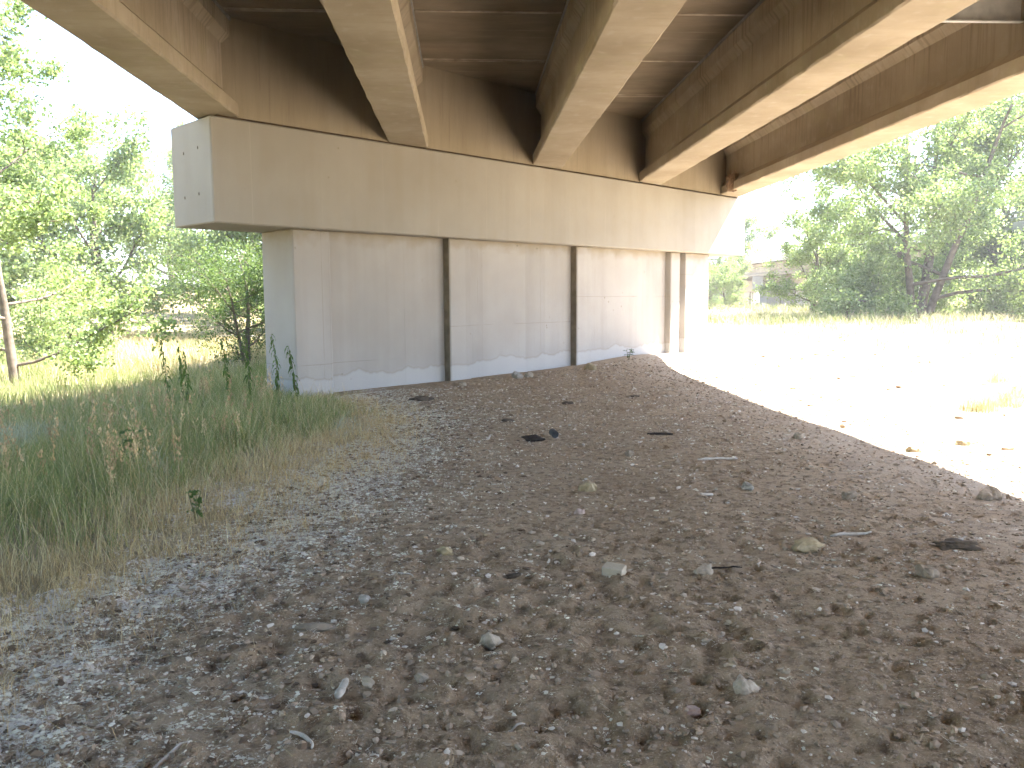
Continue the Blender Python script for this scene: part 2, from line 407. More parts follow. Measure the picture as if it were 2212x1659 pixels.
CAPZ0, CAPZ1 = 2.73, HB - 0.03
def pier(parent, oy, prefix_wall=True, detail=True):
    """one pier: wall with pilasters, and the long cap. Local x runs along the pier, y into it."""
    rz = math.pi / 2 - PANG
    loc = (0, PY0 + oy, 0)
    cap = link('pier_cap', box_mesh('pier_cap', -4.89, 10.43, 0.0, 1.33, CAPZ0, CAPZ1, 0.02), M['cap'], parent, loc, (0, 0, rz))
    for yy_, zz_ in ((.42, 3.85), (.9, 3.82), (.44, 3.18), (.92, 3.16)):      # rust-stained form tie holes on the cap's end
        link('tie_hole', box_mesh('tie_hole', -4.8935, -4.88, yy_ - .018, yy_ + .018, zz_ - .028, zz_ + .022, .006), M['joint'], cap)
    wall = link('pier_wall', box_mesh('pier_wall', -3.44, 8.85, 0.36, 1.0, -1.6, CAPZ0), M['wall'], parent, loc, (0, 0, rz))
    for a, b in ((-3.5, -2.80), (-0.19, 0.36), (3.51, 4.02), (7.15, 7.55), (7.81, 8.92)):
        link('pilaster', box_mesh('pilaster', a, b, 0.19, 1.17, -1.6, CAPZ0 - 0.002, 0.02), M['wall'], wall)
    for a in (-0.19, 3.51):      # thin brown strips added over the left side faces of two pilasters
        link('side_strip', box_mesh('side_strip', a - 0.008, a - 0.0005, 0.205, 0.358, -1.6, CAPZ0 - 0.004), M['pil_side'], wall)
    return cap, wall

def bridge(name, loc, label, piers, ylen, detail):
    root = empty(name, loc)
    tag(root, label, 'bridge')
    y0, y1 = ylen
    gm = girder_mesh(y0, y1, detail)
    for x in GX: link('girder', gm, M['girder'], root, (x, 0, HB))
    for oy in piers:
        pier(root, oy, detail=detail)
        # felt joint on top of the cap and the concrete diaphragms cast between the girders
        rz = math.pi / 2 - PANG
        link('bearing_strip', box_mesh('bearing_strip', -4.75, 10.30, 0.06, 1.27, CAPZ1 - 0.001, HB + 0.012), M['joint'], root, (0, PY0 + oy, 0), (0, 0, rz))
        for i in range(4):
            a, b = GX[i] + 0.13, GX[i + 1] - 0.13
            P = []
            for x, dd in ((a, .045), (b, .045), (b, 1.25), (a, 1.25)):
                # point on the line at distance dd behind the cap face
                yv = PY0 + oy + (dd - x * NB[0]) / NB[1]
                P.append((x, yv))
            cx = (a + b) / 2; cy = sum(p[1] for p in P) / 4
            link('diaphragm', prism('diaphragm', [(p[0] - cx, p[1] - cy) for p in P], 0.004, 1.46), M['dia'], root, (cx, cy, HB))
    zt = HB + 1.37
    XL, XR = GX[0] - 1.0, GX[4] + 1.0
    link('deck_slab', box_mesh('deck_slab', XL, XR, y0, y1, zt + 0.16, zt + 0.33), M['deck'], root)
    for sx, e in ((XL, 1), (XR, -1)):
        a, b = sorted((sx - 0.003 * e, sx + 0.36 * e))
        link('curb', box_mesh('curb', a, b, y0, y1, zt + 0.02, zt + 0.58, 0.015), M['fascia'], root)
        a, b = sorted((sx + 0.365 * e, sx + 0.77 * e))
        link('overhang_soffit', box_mesh('overhang_soffit', a, b, y0, y1, zt + 0.06, zt + 0.158), M['fascia'], root)
        rail = link('guard_rail', box_mesh('guard_rail', sx + 0.10 * e - .04, sx + 0.10 * e + .04, y0, y1, zt + 1.08, zt + 1.18), M['steel'], root)
        link('guard_rail', box_mesh('guard_rail', sx + 0.10 * e - .03, sx + 0.10 * e + .03, y0, y1, zt + 0.80, zt + 0.87), M['steel'], root)
        pm = box_mesh('rail_post', -.07, .07, -.08, .08, zt + .58, zt + 1.075)
        yv = y0 + 1.0
        while yv < y1:
            link('rail_post', pm, M['steel'], root, (sx + 0.2 * e, yv, 0)); yv += 3.0
    return root

main = bridge('highway_bridge', (0, 0, 0), 'concrete girder bridge overhead, resting on the wide wall pier in shade', (0.0, 21.5, -33.0), (-36.0, 58.0), True)
zt = HB + 1.37
# precast deck panels between the girders: every panel one piece, resting on grey strips, mortar lines between
joints = [0.45 + 2.4 * k for k in range(0, 10)] + [24.6]
for i in range(4):
    a, b = GX[i] + 0.20, GX[i + 1] - 0.20
    for k in range(len(joints) - 1):
        g = 0.012; dz = random.uniform(-0.004, 0.004)
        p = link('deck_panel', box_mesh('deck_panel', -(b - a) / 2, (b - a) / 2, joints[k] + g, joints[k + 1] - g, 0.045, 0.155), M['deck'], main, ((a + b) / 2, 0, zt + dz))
        w = 0.25 - 0.02
    for y in joints[1:-1]:
        link('joint_mortar', box_mesh('joint_mortar', a + .09, b - .09, y - 0.035, y + 0.03, zt + 0.036, zt + 0.10), M['mortar'], main)
    if i < 3:
        yf = PY0 + (0.045 - (a + b) / 2 * NB[0]) / NB[1] - 1.6
        for q in (0.3,):
            link('joint_mortar', box_mesh('joint_mortar', a + .1, b - .1, yf + q, yf + q + 0.03, zt + 0.038, zt + 0.10), M['mortar'], main)
    for sx in (GX[i] + 0.215, GX[i + 1] - 0.275):
        link('support_strip', box_mesh('support_strip', sx, sx + 0.06, 0.4, 24.0, zt + 0.001, zt + 0.044), M['strip'], main)
# steel cross brace between the two outer girders
br = link('cross_brace', box_mesh('cross_brace', GX[3] + .16, GX[4] - .16, 10.40, 10.412, 4.98, 5.55), M['brace'], main)
link('brace_flange', box_mesh('brace_flange', GX[3] + .16, GX[4] - .16, 10.33, 10.40, 4.965, 4.98), M['brace'], br)
link('brace_flange', box_mesh('brace_flange', GX[3] + .16, GX[4] - .16, 10.33, 10.40, 5.55, 5.565), M['brace'], br)

twin = bridge('highway_bridge', (37.0, 79.5, -0.35), 'distant concrete bridge with steel rail seen through the trees', (-42.0, -21.0, 0.0, 21.0), (-62.0, 60.0), False)

# ------------------------------------------------------------------ stones and litter
def rock_mesh(seed, sx, sy, sz, rough=0.25, cuts=5, sub=3):
    import bmesh
    r = np.random.default_rng(seed); bm = bmesh.new()
    bmesh.ops.create_icosphere(bm, subdivisions=sub, radius=1.0)
    V = np.array([v.co[:] for v in bm.verts])
    for c in range(cuts):                       # flat broken faces
        d = r.normal(size=3); d /= np.linalg.norm(d); lim = r.uniform(0.55, 0.85)
        p = V @ d; V -= np.maximum(p - lim, 0)[:, None] * d[None]
    V *= (1 + rough * (fbm(V[:, 0] * 1.6 + seed, V[:, 1] * 1.6 + V[:, 2] * 1.3, seed, 4)))[:, None]
    V *= np.array([sx, sy, sz])[None]
    for v, c in zip(bm.verts, V): v.co = c
    me = bpy.data.meshes.new('rock'); bm.to_mesh(me); bm.free()
    return me

M['rock_pale'] = mat_plain('pale_sandstone', (0.25, 0.205, 0.15), (0.42, 0.365, 0.29), 30, 0.9, 0.7, 60)
M['rock_tan'] = mat_plain('tan_sandstone', (0.26, 0.21, 0.13), (0.42, 0.34, 0.21), 20, 0.9, 0.7, 60)
M['rock_pink'] = mat_plain('pinkish_stone', (0.33, 0.24, 0.20), (0.45, 0.35, 0.30), 25, 0.9, 0.5, 60)
M['rock_grey'] = mat_plain('grey_stone', (0.23, 0.21, 0.185), (0.38, 0.35, 0.31), 25, 0.9, 0.6, 60)
M['rock_dirt'] = mat_plain('dirt_coated_stone', (0.19, 0.15, 0.11), (0.33, 0.27, 0.20), 18, 0.95, 0.8, 60)
M['dung'] = mat_plain('dried_dung', (0.06, 0.046, 0.034), (0.14, 0.11, 0.08), 25, 0.95, 0.9, 40)
M['char'] = mat_plain('blackened_wood', (0.015, 0.012, 0.010), (0.05, 0.04, 0.035), 30, 0.9, 0.6, 50)
M['stick'] = mat_plain('weathered_stick', (0.30, 0.27, 0.23), (0.50, 0.46, 0.40), 30, 0.9, 0.5, 60)
M['bone'] = mat_plain('bleached_stick', (0.42, 0.37, 0.31), (0.56, 0.52, 0.46), 30, 0.85, 0.4, 60)
M['block'] = mat_plain('cut_block', (0.38, 0.33, 0.245), (0.46, 0.40, 0.31), 12, 0.9, 0.3, 60)

ROCKS = [  # x, y, half sizes, material, label
 (0.10, 3.78, .060, .050, .052, 'rock_pale', 'big pale pitted stone alone near the middle of the foreground'),
 (2.16, 5.10, .135, .075, .052, 'rock_tan', 'long low tan stone beside the weathered stick'),
 (1.38, 4.66, .062, .045, .036, 'rock_pale', 'flat pale stone with the thin black stick resting on it'),
 (2.61, 4.47, .070, .052, .055, 'rock_dirt', 'dirt-coated stone below the dark dung pat'),
 (-0.54, 4.32, .036, .030, .034, 'rock_grey', 'small grey stone on bare dirt beside the cotton-covered strip'),
 (-0.77, 4.00, .125, .055, .026, 'rock_dirt', 'flat half-buried stone slab at the edge of the cotton'),
 (1.13, 3.20, .062, .046, .052, 'rock_pale', 'pale stone crusted with cotton close above the pinkish stone'),
 (0.87, 3.08, .052, .030, .026, 'rock_pink', 'pinkish flat stone near the bottom of the picture'),
 (-0.14, 5.14, .060, .042, .045, 'rock_tan', 'blocky tan stone between the grass edge and the cut block'),
 (4.16, 6.30, .105, .070, .085, 'rock_dirt', 'brown clod-like stone just inside the shadow line'),
 (4.62, 8.26, .070, .050, .050, 'rock_tan', 'tan stone in full sun next to the shadow line'),
 (5.35, 8.60, .085, .050, .045, 'rock_tan', 'second tan stone farther out in the sun'),
 (1.02, 16.16, .11, .08, .10, 'rock_grey', 'larger grey stone of the pair against the pier wall'),
 (1.25, 16.33, .085, .07, .085, 'rock_pale', 'smaller pale stone of the pair against the pier wall'),
 (-0.06, 15.05, .080, .060, .060, 'rock_pale', 'pale stone on the dirt in front of the second pilaster'),
 (2.62, 17.42, .15, .10, .10, 'rock_tan', 'rusty tan stone at the foot of the third pilaster'),
 (1.02, 6.80, .085, .06, .09, 'rock_tan', 'upright yellowish clod below the black can'),
 (-0.42, 3.33, .030, .026, .026, 'rock_pale', 'round pale pebble beside the split stub of wood'),
 (-0.20, 3.42, .034, .030, .028, 'rock_pale', 'rounded pale stone right of the split stub of wood'),
 (0.85, 6.1, .05, .04, .04, 'rock_pink', 'small pinkish stone in the middle of the dirt'),
 (3.05, 6.35, .075, .045, .05, 'rock_dirt', 'brown stone standing between the dung pat and the shadow line'),
 (2.35, 6.75, .065, .05, .045, 'rock_grey', 'grey stone on bare dirt well above the weathered stick'),
 (3.75, 9.1, .08, .06, .06, 'rock_pale', 'pale stone near the shadow line beyond the brown clod'),
 (1.65, 8.25, .06, .05, .05, 'rock_dirt', 'dull brown stone right of the black can'),
]
for k, (x, y, a, b, c, m, lab) in enumerate(ROCKS):
    o = link('stone', rock_mesh(100 + k, a, b, c, 0.5, 7), M[m], None, (x, y, gz(x, y) + c * 0.28), (0, 0, rng.uniform(-.5, .5)))
    tag(o, lab, 'stone', 'stones lying on the dirt')

o = link('block', box_mesh('block', -.062, .062, -.045, .045, -.027, .027, 0.005), M['block'], None, (0.85, 4.66, gz(.85, 4.66) + .022), (0.10, 0.05, -0.5))
tag(o, 'small cut rectangular cream block lying on the dirt', 'block')

def dung(x, y, r, seed, lab):
    me = rock_mesh(seed, r, r * 0.6, r * 0.24, 0.55, 2, 4)
    tag(link('dung_pat', me, M['dung'], None, (x, y, gz(x, y) + r * 0.10), (0, 0, rng.uniform(-.3, .3))), lab, 'dung', 'dried dung on the dirt')
dung(3.13, 5.04, .135, 301, 'wide dark dried dung pat on the dirt near the shadow line')
dung(0.28, 4.72, .055, 302, 'small dark dung pat left of the cut cream block')
dung(-0.70, 13.1, .19, 303, 'dark brown dung heap by the pier wall beside the grass')
dung(1.55, 12.6, .10, 304, 'dark dung pat in front of the middle of the pier wall')
dung(2.75, 13.4, .10, 305, 'dark dung pat in front of the third pilaster')
dung(0.55, 10.7, .09, 306, 'crumbled brown dung pat above the charred wood')

def tube(name, pts, radii, sides=7):
    P = np.array(pts, float); k = len(P); T = np.gradient(P, axis=0); T /= np.linalg.norm(T, axis=1)[:, None] + 1e-9
    ref = np.array([0, 0, 1.0]) if abs(T[:, 2]).mean() < 0.8 else np.array([1.0, 0, 0])
    A = np.cross(T, ref); A /= np.linalg.norm(A, axis=1)[:, None] + 1e-9; B = np.cross(T, A)
    ang = np.linspace(0, 2 * math.pi, sides, endpoint=False)
    V = P[:, None] + np.array(radii)[:, None, None] * (np.cos(ang)[None, :, None] * A[:, None] + np.sin(ang)[None, :, None] * B[:, None])
    idx = np.arange(k * sides).reshape(k, sides); a = idx[:-1]; b = idx[1:]
    Q = np.stack([a, np.roll(a, -1, 1), np.roll(b, -1, 1), b], -1).reshape(-1, 4)
    return V.reshape(-1, 3), Q, idx

def stick(x, y, ang, ln, r, mat, lab, name='stick', bend=0.05, seed=0, lift=0.0):
    q = np.random.default_rng(seed + 900); n = 9; tt = np.linspace(-.5, .5, n)
    off = bend * ln * (np.cos(tt * 3) - 0.8) + q.normal(0, ln * 0.008, n)
    px = tt * ln * math.cos(ang) - off * math.sin(ang); py = tt * ln * math.sin(ang) + off * math.cos(ang)
    pz = ground_at(x + px, y + py); pz = np.maximum(pz, pz.mean()) - gz(x, y) + r * 0.6 + lift * np.linspace(0, 1, n)
    V, Q, idx = tube(name, np.stack([px, py, pz], 1), r * np.array([.6, .9, 1, 1.05, 1, .95, .9, .8, .5]))
    me = bpy.data.meshes.new(name); me.from_pydata(V.tolist(), [], Q.tolist() + [idx[0][::-1].tolist(), idx[-1].tolist()]); me.update()
    for p in me.polygons: p.use_smooth = True
    tag(link(name, me, M[mat], None, (x, y, gz(x, y))), lab, 'stick', 'sticks on the dirt')
stick(2.58, 5.35, 0.12, .30, .012, 'stick', 'weathered grey stick between the long tan stone and the dung pat', seed=1)
stick(-1.06, 2.86, 1.25, .22, .009, 'bone', 'bleached stick at the bottom edge of the picture', seed=2)
stick(-0.60, 2.95, -0.9, .17, .008, 'bone', 'short bleached stick beside the cotton, right of the other bleached stick', seed=3, bend=.15)
stick(-0.52, 3.30, 1.35, .12, .018, 'stick', 'split stub of wood lying near the round pale pebbles', seed=4, bend=.02)
stick(1.52, 4.72, -0.25, .20, .006, 'char', 'thin black stick across the flat pale stone', seed=5, lift=.02)
stick(2.25, 9.45, -0.1, .30, .017, 'char', 'short dark stick lying near the shadow line, far from the camera', seed=6)
stick(2.45, 7.9, 0.05, .40, .013, 'bone', 'pale straight stick on the far dirt', seed=7)
stick(1.75, 4.78, 1.0, .10, .006, 'bone', 'forked pale twig right of the thin black stick', seed=8, bend=.2)
stick(0.17, 3.0, 0.5, .09, .005, 'bone', 'small pale twig low in the foreground', seed=9)
stick(-0.35, 4.65, -0.7, .12, .005, 'stick', 'thin straw-coloured twig right of the small grey stone', seed=10)

# charred wood piece, black can
cw = rock_mesh(410, .12, .04, .045, .8, 3, 3)
tag(link('charred_wood', cw, M['char'], None, (0.75, 9.24, gz(.75, 9.24) + .03), (0, .06, -.08)), 'charred black piece of wood beside the black can', 'wood')
V, Q, idx = tube('can', [(0, 0, 0), (0, .003, 0), (0, .05, .004), (0, .11, .006), (0, .115, .006)], [.036, .042, .042, .041, .035], 16)
me = bpy.data.meshes.new('can'); me.from_pydata(V.tolist(), [], Q.tolist() + [idx[0][::-1].tolist(), idx[-1].tolist()]); me.update()
M['can'] = mat_plain('black_can', (0.02, 0.022, 0.024), (0.06, 0.065, 0.07), 12, 0.5, 0.2)
tag(link('can', me, M['can'], None, (1.02, 9.36, gz(1.02, 9.36) + .045), (0.1, 0, 0.25)), 'black round can end lying on the dirt beside charred wood', 'can')

# paper-pale scrap
o = link('wood_scrap', box_mesh('wood_scrap', -.055, .055, -.016, .016, -.008, .008, .003), M['bone'], None, (1.95, 6.55, gz(1.95, 6.55) + .016), (0.15, 0.1, .3))
tag(o, 'white splinter of wood lying on the dirt above the cut block', 'wood')

# many small pebbles and clods
def scatter_blobs(name, n, pos, rad, colr, sub=1, flat=0.6, seed=5):
    import bmesh
    bm = bmesh.new(); bmesh.ops.create_icosphere(bm, subdivisions=sub, radius=1.0)
    B = np.array([v.co[:] for v in bm.verts]); F = np.array([[v.index for v in f.verts] for f in bm.faces]); bm.free()
    r = np.random.default_rng(seed); nv = len(B)
    S = rad[:, None] * r.uniform(0.6, 1.3, (n, 3)); S[:, 2] *= flat
    J = 1 + r.uniform(-.45, .45, (n, nv))
    V = B[None] * J[:, :, None] * S[:, None]
    a = r.uniform(0, 6.28, n); c, s = np.cos(a)[:, None], np.sin(a)[:, None]
    V = np.stack([V[..., 0] * c - V[..., 1] * s, V[..., 0] * s + V[..., 1] * c, V[..., 2]], -1) + pos[:, None]
    T = (F[None] + (np.arange(n) * nv)[:, None, None]).reshape(-1, 3)
    return mesh_np(name, V.reshape(-1, 3), tris=T, colors=np.repeat(colr, nv, 0))

n = 34000
py = 2.2 + 17 * rng.random(n) ** 1.5; px = rng.uniform(-2.6, 5.5, n) * (0.5 + 0.5 * np.clip(py / 8, 0, 1)) + 0.3
keep = (px * NB[0] + (py - PY0) * NB[1]) < -0.15
px, py = px[keep], py[keep]; n = len(px)
rad = 0.0035 + 0.014 * rng.random(n) ** 5 + 0.0011 * py * rng.random(n)
pal = np.array([(.30, .23, .165), (.35, .275, .20), (.24, .18, .125), (.42, .345, .26), (.56, .50, .43)])
cc = pal[rng.choice(5, n, p=[.34, .26, .2, .12, .08])] * rng.uniform(.85, 1.15, (n, 1))
tag(link('dirt_clods', scatter_blobs('dirt_clods', n, np.stack([px, py, ground_at(px, py) + rad * .2], 1), rad, cc), M['clod']), 'small dirt clods and pebbles strewn over the bare ground', 'gravel', kind='stuff')

# dark crumbs of old leaves and dung among the cotton
n = 5200
py = 2.2 + 11 * rng.random(n) ** 1.4; px = grass_edge(py) + np.abs(rng.normal(.1, .9, n)) - .3
keep = (px * NB[0] + (py - PY0) * NB[1]) < -0.2; px, py = px[keep], py[keep]; n = len(px)
rad = (0.004 + 0.016 * rng.random(n) ** 3) * (1 + .05 * py)
cc = np.array([(.10, .07, .045), (.15, .105, .07), (.20, .145, .095)])[rng.integers(0, 3, n)] * rng.uniform(.8, 1.2, (n, 1))
tag(link('leaf_crumbs', scatter_blobs('leaf_crumbs', n, np.stack([px, py, ground_at(px, py) + rad * .15], 1), rad, cc, flat=.4, seed=9), M['clod']), 'dark crumbs of soil and rotted leaves among the cotton', 'debris', kind='stuff')

# pebbles in the sun
n = 420
px = rng.uniform(4.5, 14, n); py = 6 + 22 * rng.random(n)
rad = 0.012 + 0.065 * rng.random(n) ** 4
cc = np.array([(.34, .245, .16)]) * rng.uniform(.7, 1.2, (n, 1))
tag(link('gravel', scatter_blobs('gravel', n, np.stack([px, py, ground_at(px, py) + rad * .25], 1), rad, cc, seed=8), M['clod']), 'scattered pebbles on the sunlit sand', 'gravel', kind='stuff')

# ------------------------------------------------------------------ ribbons: grass, straw, fluff
def ribbons(name, base, h, lean, az, width, colr, seg=3, curl=1.0, tipcol=1.15, zs=1.0):
    """thin curved blades; base (n,3), h length, lean tip offset fraction"""
    n = len(h); tt = np.linspace(0, 1, seg + 1)
    d = np.stack([np.cos(az), np.sin(az), np.zeros(n)], 1); side = np.stack([-np.sin(az), np.cos(az), np.zeros(n)], 1)
    tw = rng.uniform(0, math.pi, n); side = side * np.cos(tw)[:, None] + d * np.sin(tw)[:, None]
    V = []
    for k, t in enumerate(tt):
        c = base + d * (h * lean * t ** (1 + curl))[:, None]
        c[:, 2] += zs * h * t * np.sqrt(np.clip(1 - (lean * t ** curl * 0.8) ** 2, 0.05, 1))
        w = width * (1 - t ** 1.5) * 0.5
        if k < seg: V += [c - side * w[:, None], c + side * w[:, None]]
        else: V.append(c)
    m = len(V); V = np.stack(V, 1)
    o = (np.arange(n) * m)[:, None, None]
    q = np.array([[2 * k, 2 * k + 1, 2 * k + 3, 2 * k + 2] for k in range(seg - 1)]) if seg > 1 else None
    t3 = np.array([[2 * seg - 2, 2 * seg - 1, 2 * seg]])
    C = np.repeat(colr[:, None], m, 1) * np.linspace(.85, tipcol, m)[None, :, None]
    return V.reshape(-1, 3), (q[None] + o).reshape(-1, 4) if q is not None else np.zeros((0, 4), int), (t3[None] + o).reshape(-1, 3), C.reshape(-1, 3)

def join(parts):
    V, Q, T, C = [], [], [], []; off = 0
    for v, q, t, c in parts:
        V.append(v); Q.append(q + off); T.append(t + off); C.append(c); off += len(v)
    return np.concatenate(V), np.concatenate(Q), np.concatenate(T), np.concatenate(C)

def pick(n, pal, p=None, jit=.2):
    return np.array(pal)[rng.choice(len(pal), n, p=p)] * rng.uniform(1 - jit, 1 + jit, (n, 1))
GREEN = [(.20, .24, .095), (.25, .28, .12), (.165, .215, .085), (.30, .31, .15)]
DRY = [(.48, .38, .22), (.56, .46, .29), (.42, .32, .18), (.60, .53, .37)]
PALE = [(.50, .45, .34), (.56, .51, .40), (.44, .38, .27)]
RUST = [(.52, .36, .20), (.58, .44, .27), (.46, .32, .19)]
GREY = [(.32, .35, .30), (.40, .42, .36)]

def in_pier(x, y, m=0.1):
    s = x * U[0] + (y - PY0) * U[1]; d = x * NB[0] + (y - PY0) * NB[1]
    return (s > -3.5 - m) & (s < 8.92 + m) & (d > .19 - m) & (d < 1.2 + m)

def clumped(n, xr, yr, cl=0.18, per=14):
    k = max(1, n // per)
    cx = rng.uniform(xr[0], xr[1], k); cy = rng.uniform(yr[0], yr[1], k)
    j = rng.integers(0, k, n)
    return cx[j] + rng.normal(0, cl, n), cy[j] + rng.normal(0, cl, n)

def left_grass():
    parts = []
    # near meadow in the shade of the bridge
    x, y = clumped(150000, (-9.5, -0.4), (2.4, 15.0), .13, 18)
    e = grass_edge(y) + 0.45 * fbm(x * 1.6, y * 1.6, 91, 3)
    d = e - x
    vis = (x > -0.80 * y - 0.6) & (d > 0) & ~in_pier(x, y) & ((x * NB[0] + (y - PY0) * NB[1]) < 2.5)
    dens = rng.random(len(x)) < np.clip(0.30 + 0.55 * d, 0, 1)
    k = vis & dens; x, y, d = x[k], y[k], d[k]; n = len(x)
    dryness = np.clip(1.35 - d / 1.25 + 1.2 * fbm(x * .55, y * .55, 95, 3), 0.30, 1)
    isdry = rng.random(n) < dryness
    c = np.where(isdry[:, None], pick(n, DRY), pick(n, GREEN))
    gp = (fbm(x * .4, y * .4, 99, 2) > .2) & (~isdry); c[gp] = pick(int(gp.sum()), GREY)
    h = np.clip(0.06 + 0.15 * d, .05, .33) * rng.uniform(.45, 1.45, n)
    w = np.where(isdry, .0026, .0042) * (0.8 + y * .075)
    parts.append(ribbons('g', np.stack([x, y, ground_at(x, y) - .01], 1), h, rng.uniform(.15, 1.05, n), rng.uniform(0, 6.28, n), w, c))
    x, y = clumped(42000, (-3.0, .4), (2.6, 13.4), .06, 14); d = x - grass_edge(y) - .25 * fbm(x * 1.7, y * 1.7, 97, 3)
    k = (d > -1.0) & (d < .7) & (rng.random(len(x)) < np.clip(.85 - d * 1.5, .04, 1)) & ((x * NB[0] + (y - PY0) * NB[1]) < -.1); x, y = x[k], y[k]; n = len(x)
    parts.append(ribbons('g', np.stack([x, y, ground_at(x, y) - .005], 1), rng.uniform(.03, .17, n), rng.uniform(.4, 1.15, n), rng.uniform(0, 6.28, n), .0024 * (.8 + y * .07), pick(n, DRY) * np.array([1.05, .95, .9])))
    # tall pale stalks leaning about
    x, y = clumped(2600, (-9, -0.9), (3.2, 15), .4, 3); d = grass_edge(y) - x
    k = (d > .1) & ~in_pier(x, y) & (x > -0.8 * y) & ((x * NB[0] + (y - PY0) * NB[1]) < 1.5); x, y, d = x[k], y[k], d[k]; n = len(x)
    h = rng.uniform(.28, .58, n) * np.clip(.45 + d * .4, .4, 1.05)
    parts.append(ribbons('g', np.stack([x, y, ground_at(x, y)], 1), h, rng.uniform(.05, .6, n), rng.uniform(0, 6.28, n), np.full(n, .004) * (.8 + y * .06), pick(n, DRY), seg=4))
    # lit grass farther back
    x, y = clumped(95000, (-34, 2.0), (14.5, 46), .35, 12)
    k = (x < -.04 * y - 2.2) & (x > -0.75 * y - 1) & ~in_pier(x, y) & ((x * NB[0] + (y - PY0) * NB[1]) > 1.6) | ((x < -7) & (y > 14) & (x > -.8 * y))
    x, y = x[k], y[k]; n = len(x)
    pg = np.clip(.62 + 1.1 * fbm(x * .2, y * .2, 101, 3) - sst(30, 46, y) * .5, .05, 1)
    c = np.where((rng.random(n) < pg)[:, None], pick(n, GREEN), pick(n, DRY))
    h = rng.uniform(.2, .62, n) * (1 + .2 * fbm(x * .5, y * .5, 103, 2))
    parts.append(ribbons('g', np.stack([x, y, ground_at(x, y) - .01], 1), h, rng.uniform(.1, .7, n), rng.uniform(0, 6.28, n), .0085 * (y / 16), c))
    # far meadow slope
    x, y = clumped(26000, (-62, -2), (44, 95), .8, 8)
    k = (x > -.75 * y) & (x < -.05 * y - 2); x, y = x[k], y[k]; n = len(x)
    parts.append(ribbons('g', np.stack([x, y, ground_at(x, y)], 1), rng.uniform(.25, .6, n), rng.uniform(.1, .6, n), rng.uniform(0, 6.28, n), .0006 * y, pick(n, DRY), seg=2))
    return parts
V, Qd, T, C = join(left_grass())
tag(link('tall_grass', mesh_np('tall_grass', V, Qd, T, colors=C), M['grass']), 'tall green and straw-coloured grass along the shaded edge of the dirt', 'grass', kind='stuff')

def seed_stalks():
    """rust-coloured seed heads standing above the grass"""
    parts = []
    x, y = clumped(620, (-11.5, -2.4), (6.5, 15.5), .22, 4)
    k = (grass_edge(y) - x > 1.2) & ((x * NB[0] + (y - PY0) * NB[1]) < 1.2) & ~in_pier(x, y) & (x > -.78 * y); x, y = x[k], y[k]; n = len(x)
    h = rng.uniform(.30, .62, n); az = rng.uniform(0, 6.28, n); b = np.stack([x, y, ground_at(x, y)], 1); c = pick(n, RUST)
    parts.append(ribbons('s', b, h, np.full(n, .12), az, np.full(n, .007), c, seg=3))
    m = 26
    t = rng.uniform(.45, 1.0, (n, m)); hh = h[:, None] * t
    off = np.stack([np.cos(az)[:, None] * .12 * h[:, None] * t ** 2, np.sin(az)[:, None] * .12 * h[:, None] * t ** 2, hh * .98], -1)
    p = (b[:, None] + off + rng.normal(0, .013, (n, m, 3))).reshape(-1, 3)
    parts.append(ribbons('s', p, rng.uniform(.018, .04, n * m), rng.uniform(.2, .8, n * m), rng.uniform(0, 6.28, n * m), np.full(n * m, .016), np.repeat(c, m, 0) * rng.uniform(.8, 1.25, (n * m, 1)), seg=2))
    return parts
V, Qd, T, C = join(seed_stalks())
tag(link('seed_stalks', mesh_np('seed_stalks', V, Qd, T, colors=C), M['straw']), 'rust-coloured seed stalks standing in the shaded tall grass', 'grass', kind='stuff')

def right_grass():
    parts = []
    x, y = clumped(42000, (6.0, 46), (9.5, 52), .35, 16)
    d = x - (6.9 + np.interp(y, [9, 11, 14, 20, 27, 40], [-.6, .1, 2.2, 3.5, -1, -6])) + 1.6 * fbm(x * .5, y * .5, 111, 3)
    k = (d > 0) & (rng.random(len(x)) < np.clip(.12 + d * .3, 0, 1)) & (x < .95 * y + 3) & (x > .22 * y); x, y = x[k], y[k]; n = len(x)
    c = np.where((rng.random(n) < np.clip(.18 + sst(24, 34, y) * .3 + .8 * fbm(x * .25, y * .25, 113, 2), 0, 1))[:, None], pick(n, GREEN), pick(n, PALE))
    parts.append(ribbons('g', np.stack([x, y, ground_at(x, y)], 1), rng.uniform(.18, .5, n) * (1 + .35 * sst(25, 33, y)), rng.uniform(.15, .9, n), rng.uniform(0, 6.28, n), .0005 * y + .002, c))
    for (cx, cy, m, hh) in ((7.2, 11.2, 500, .42), (7.9, 11.6, 420, .5), (8.8, 12.6, 400, .45), (9.6, 14.5, 350, .5), (6.3, 17.0, 160, .3)):
        x = cx + rng.normal(0, .16, m); y = cy + rng.normal(0, .16, m)
        parts.append(ribbons('g', np.stack([x, y, ground_at(x, y)], 1), rng.uniform(.4, 1.1, m) * hh, rng.uniform(.2, 1.0, m), rng.uniform(0, 6.28, m), np.full(m, .005), pick(m, PALE + DRY + PALE + GREEN[:1]) * .8))
    x, y = clumped(16000, (10, 75), (46, 110), .8, 10)
    k = (x > .2 * y) & (x < .8 * y); x, y = x[k], y[k]; n = len(x)
    parts.append(ribbons('g', np.stack([x, y, ground_at(x, y)], 1), rng.uniform(.3, .8, n), rng.uniform(.1, .6, n), rng.uniform(0, 6.28, n), .0006 * y, pick(n, PALE + GREEN), seg=2))
    return parts
V, Qd, T, C = join(right_grass())
tag(link('dry_grass', mesh_np('dry_grass', V, Qd, T, colors=C), M['grass']), 'pale dry grass on the sunlit field beyond the shadow line', 'grass', kind='stuff')

